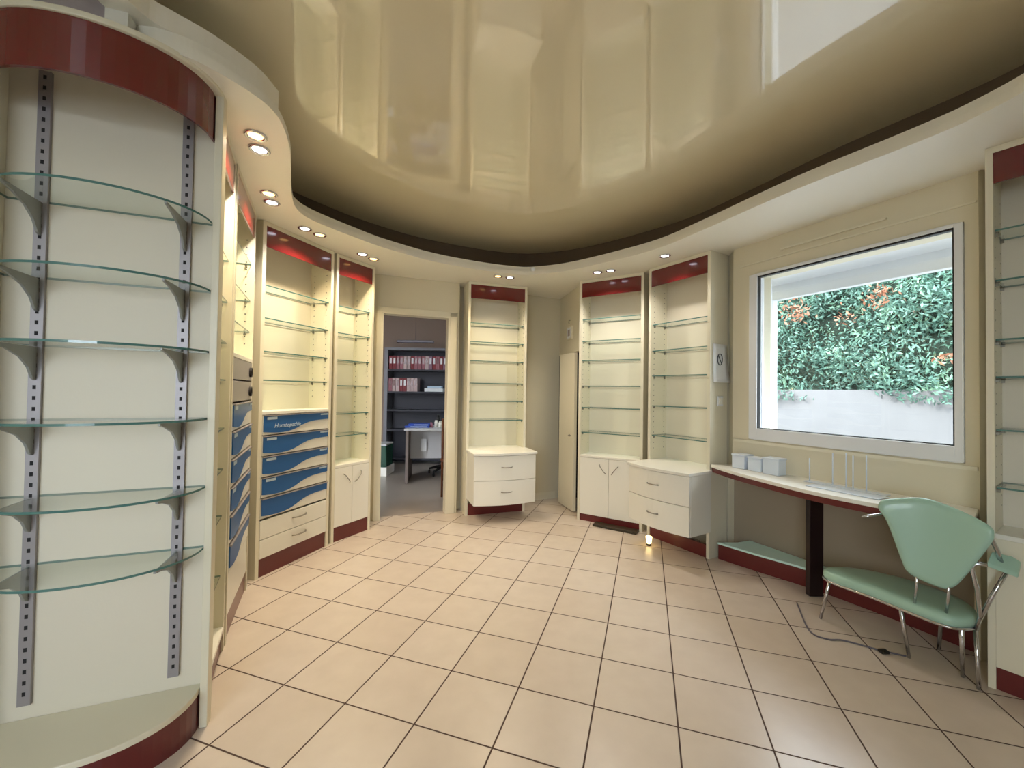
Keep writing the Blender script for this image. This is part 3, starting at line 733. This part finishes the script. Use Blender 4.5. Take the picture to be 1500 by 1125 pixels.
# bookcase
bk = thing('bookcase', 'tall grey bookcase with dark shelves against the far wall of the back room', 'bookcase', (-2.25, 7.25, 0))
MB().box(0, .06, 0, .34, 0, 2.0).build('side_panel', 'bkgrey', bk); MB().box(1.62, 1.68, 0, .34, 0, 2.0).build('side_panel', 'bkgrey', bk)
MB().box(.06, 1.62, .32, .34, 0, 2.0).build('back_panel', 'bkdark', bk); MB().box(0, 1.68, -.005, .34, 2.0, 2.04).build('top_panel', 'bkgrey', bk)
for z in (1.66, 1.27, .95, .60, .10): MB().box(.06, 1.62, .0, .32, z - .03, z).build('shelf', 'bkdark', bk)
bcol = [mat('binder_rose', (.62, .38, .42), .6), mat('binder_red', (.52, .14, .18), .6), mat('binder_cream', (.78, .68, .68), .6), mat('binder_mauve', (.56, .42, .50), .6)]
bind = [None] * 4
def binder(x, z, k, row, lean=0):
    h = .235 if row == 'upper' else .24
    o = thing('binder', '%s binder in the %s row of the back-room bookcase' % (('rose pink', 'deep red', 'pale cream', 'dusky mauve')[k], row), 'binder', (x, 7.29, z), 0, '%s row of binders' % row)
    o.rotation_euler = (0, lean, 0)
    if bind[k] is None:
        a = MB().box(0, .058, 0, .22, 0, h).build('cover', bcol[k], o, .002); c_ = MB().box(.012, .046, -.002, .001, .10, .20).build('spine_label', 'paper' if k in (1, 3) else 'maroon_pl', o); bind[k] = (a.data, c_.data)
    else:
        for nm, me in zip(('cover', 'spine_label'), bind[k]):
            q = bpy.data.objects.new(nm, me); C.objects.link(q); q.parent = o
x = -2.18; i = 0
while x < -.72:
    binder(x, 1.661, random.choice([0, 1, 1, 2, 3, 0]), 'upper'); x += .064; i += 1
x = -2.18
while x < -1.68:
    binder(x, 1.271, random.choice([0, 1, 2, 3, 0]), 'middle'); x += .064
pp = thing('paper_pile', 'pale pile of papers beside the middle row of binders on the bookcase', 'papers', (-1.40, 7.38, 1.271))
MB().box(-.15, .18, -.08, .12, 0, .06).build('sheets', 'paper', pp, .004); MB().box(-.10, .15, -.06, .1, .061, .10).build('sheets', 'lblue', pp, .004)
lp = thing('pendant_lamp', 'flat grey bar lamp hanging from the back-room ceiling on a thin wire', 'lamp', (-1.63, 7.0, 2.12))
MB().box(-.33, .29, -.05, .05, -.02, .02).build('lamp_housing', 'lampbar', lp, .006); MB().tube([(-.02, 0, .02), (-.02, 0, .78)], .003, 6).build('wire', 'lampbar', lp)
# desk
ds = thing('office_desk', 'light grey desk with a closed front panel in the back room', 'desk', (-1.46, 5.72, 0), math.radians(8))
MB().box(-.02, 1.3, -.04, .62, .735, .765).build('desktop', 'desk', ds, .003); MB().box(0, .035, 0, .60, 0, .734).build('side_panel', 'desk_side', ds)
MB().box(1.24, 1.275, 0, .60, 0, .734).build('side_panel', 'desk', ds); MB().box(.036, 1.24, .30, .32, .30, .734).build('front_panel', 'desk', ds)
tag(MB().box(-.04, .04, -.002, 0, -.09, .09).build('paper_note', 'paper', None, 0, (-1.275, 6.02, .50)), 'white sheet of paper stuck on the front of the grey back-room desk', 'paper')
bpy.data.objects['paper_note'].rotation_euler = (0, 0, math.radians(8))
for k, (dx, dz, L) in enumerate(((.0, 0, .34), (.03, .028, .30))):
    o = thing('blue_folder', ['blue folder at the bottom of the pile on the grey desk', 'blue folder on top of the pile on the grey desk'][k], 'folder', (-1.345 + dx, 5.93, .766 + dz), math.radians(8))
    MB().box(-L / 2, L / 2, -.11, .11, 0, .027).build('cover', 'blue2', o, .003); MB().box(-L / 2 + .08, L / 2 - .03, -.112, -.109, .008, .018).build('label_strip', 'lblue', o)
mb_ = {'white': 'white', 'green': mat('lime_plastic', (.55, .72, .25), .4), 'pink': mat('pink_plastic', (.70, .45, .52), .5), 'black': 'black'}
for x, y, m_, h, r, nm in ((-1.15, 5.93, 'pink', .07, .022, 'small pink pot on the grey desk next to the blue folders'), (-1.085, 5.96, 'white', .10, .026, 'small white bottle on the grey desk left of the lime pot'), (-1.025, 5.95, 'white', .09, .028, 'short white pot on the grey desk right beside the white bottle'), (-.955, 5.97, 'green', .13, .034, 'lime green pot on the grey desk by the door jamb'), (-1.08, 6.10, 'black', .17, .03, 'black container behind the white pots on the grey desk')):
    o = thing('desk_pot', nm, 'pot', (x, y, .766))
    MB().lathe([(0, 0), (r, 0), (r, h * .75), (r * .7, h * .82), (r * .7, h * .84)], 16).build('body', mb_[m_], o); MB().lathe([(0, h * .84), (r * .75, h * .84), (r * .75, h), (0, h)], 16).build('lid', mb_[m_], o)
# green crate on a white block
tag(MB().box(-.30, .22, -.2, .2, 0, .13).build('low_stand', 'white', None, .006, (-2.08, 6.40, -.003)), 'low white stand on the back-room floor under the green crate', 'stand')
gc = thing('crate', 'dark green crate on the low white stand left of the grey desk', 'crate', (-2.08, 6.40, .128))
mb = MB().box(-.28, .20, -.17, .17, 0, .02).box(-.28, -.265, -.17, .17, .02, .32).box(.185, .20, -.17, .17, .02, .32).box(-.265, .185, -.17, -.155, .02, .32).box(-.265, .185, .155, .17, .02, .32)
mb.build('body', 'green', gc, .004); MB().box(-.285, .205, -.175, .175, .321, .345).build('lid', 'desk', gc, .004)
# swivel chair behind the desk
sc = thing('swivel_chair', 'black swivel chair base with castors under the grey desk', 'chair', (-1.02, 6.42, 0))
for k in range(5):
    a = 2 * PI * k / 5 + .4; l_ = MB().tube([(0, 0, .13), (.14 * math.cos(a), .14 * math.sin(a), .11), (.26 * math.cos(a), .26 * math.sin(a), .075)], [.028, .022, .016], 8).build('base_leg', 'black', sc)
    MB().tube([(.26 * math.cos(a) - .012, .26 * math.sin(a), .03), (.26 * math.cos(a) + .012, .26 * math.sin(a), .03)], .028, 14).build('castor', 'black', l_)
MB().tube([(0, 0, .11), (0, 0, .40)], .028, 12).build('column', 'black', sc); MB().box(-.21, .21, -.2, .2, .40, .46).build('seat', 'black', sc, .02)
MB().box(-.17, .17, .19, .22, .50, .72).build('backrest', 'black', sc, .012)
# wooden chair at the right of the doorway
wc = thing('wooden_chair', 'brown wooden chair mostly hidden behind the right doorway jamb', 'chair', (-.695, 4.70, 0), math.radians(22))
for x_, y_, h_ in ((0, 0, .44), (.40, 0, .44), (0, .38, .95), (.40, .38, .95)): MB().tube([(x_, y_, 0), (x_, y_, h_)], [.013, .017], 10).build('leg', 'wood', wc)
MB().box(-.02, .42, -.01, .41, .44, .465).build('seat', 'wood', wc, .006)
for z in (.60, .74, .88): MB().box(.01, .39, .370, .390, z, z + .06).build('back_slat', 'wood', wc, .004)
MB().box(.01, .39, .37, .385, .2, .225).build('stretcher', 'wood', wc, .003)

# ---------------------------------------------------------------- outside
b = MB(); b.box(-30, 40, -30, 40, -.35, -.12); struct('ground', b, 'pave')
rw = MB(); P0 = WP(-6.0, 5.0); P1 = WP(5.0, 4.2)
A_ = Vector(P0); B_ = Vector(P1); e_ = (B_ - A_).normalized(); n_ = Vector((-e_.y, e_.x))
rw.prism([tuple(A_), tuple(B_), tuple(B_ + n_ * .3), tuple(A_ + n_ * .3)], -.12, 1.40)
tag(rw.build('retaining_wall', 'concrete', None), 'pale concrete garden wall outside the window below the green hedge', 'wall')
hd = thing('hedge', 'dense green hedge with orange leaf patches above the pale wall outside the window', 'hedge', (A_.x, A_.y, 1.3), math.atan2(e_.y, e_.x))
Lh = (B_ - A_).length; Hh = 3.6
HP = [(3.93, 1.47, 0.12, 120), (5.14, 1.50, 0.10, 90), (4.69, 1.23, 0.07, 40), (5.84, 0.51, 0.05, 22)]
mb = MB(); nx, nz = 60, 22; V_ = []
rnd = random.Random(7)
for j in range(nz + 1):
    for i in range(nx + 1):
        V_.append((Lh * i / nx, .30 - .15 * rnd.random() + .3 * (j / nz), -.0 + .1 + Hh * j / nz))
base_n = len(V_)
V_ += [(Lh * i / nx, 1.6, Hh + .1) for i in range(nx + 1)]
F_ = [(j * (nx + 1) + i, j * (nx + 1) + i + 1, (j + 1) * (nx + 1) + i + 1, (j + 1) * (nx + 1) + i) for j in range(nz + 1) for i in range(nx) if j <= nz]
mb.add(V_, F_, 0, True); mb.build('inner_growth', 'bark', hd)
mb = MB()
for k in range(42000):
    x = rnd.uniform(Lh * .20, Lh * .72); z = rnd.uniform(-.08, Hh * .8); s = rnd.uniform(.022, .055)
    lump = .13 * math.sin(x * 3.1 + 2 * math.sin(z * 2.3)) + .10 * math.sin(z * 5.7 + x * 1.7)
    y = .05 + lump * .8 + rnd.uniform(-.10, .28) + .3 * z / Hh
    a = Vector((rnd.gauss(0, 1), rnd.gauss(0, .6), rnd.gauss(0, 1))).normalized(); c_ = a.cross(Vector((rnd.gauss(0, 1), rnd.gauss(0, 1), rnd.gauss(0, 1)))).normalized()
    p = Vector((x, y, z))
    mb.add([p - a * s, p + c_ * s * .35, p + a * s, p - c_ * s * .35], [(0, 1, 2, 3)])
me = bpy.data.meshes.new('foliage'); me.from_pydata(mb.v, [], mb.f); me.materials.append(M['leaf'])
fo = bpy.data.objects.new('foliage', me); C.objects.link(fo); fo.parent = hd
M['rust'] = mat('rust_leaves', (.55, .36, .26), .6, vary=.2, vscale=9)
hinv = (Matrix.Translation(hd.location) @ hd.rotation_euler.to_matrix().to_4x4()).inverted()
for (cx_, cz_, rad, cnt) in HP:
    mb = MB()
    for k in range(cnt):
        a = Vector((rnd.gauss(0, 1), rnd.gauss(0, .6), rnd.gauss(0, 1))).normalized(); c_ = a.cross(Vector((rnd.gauss(0, 1), rnd.gauss(0, 1), rnd.gauss(0, 1)))).normalized()
        p = Vector((cx_ + rnd.gauss(0, rad), -.12 + rnd.gauss(0, .05), cz_ + rnd.gauss(0, rad))); s = rnd.uniform(.025, .05)
        mb.add([p - a * s, p + c_ * s * .4, p + a * s, p - c_ * s * .4], [(0, 1, 2, 3)])
    mb.build('orange_leaves', 'rust', hd)
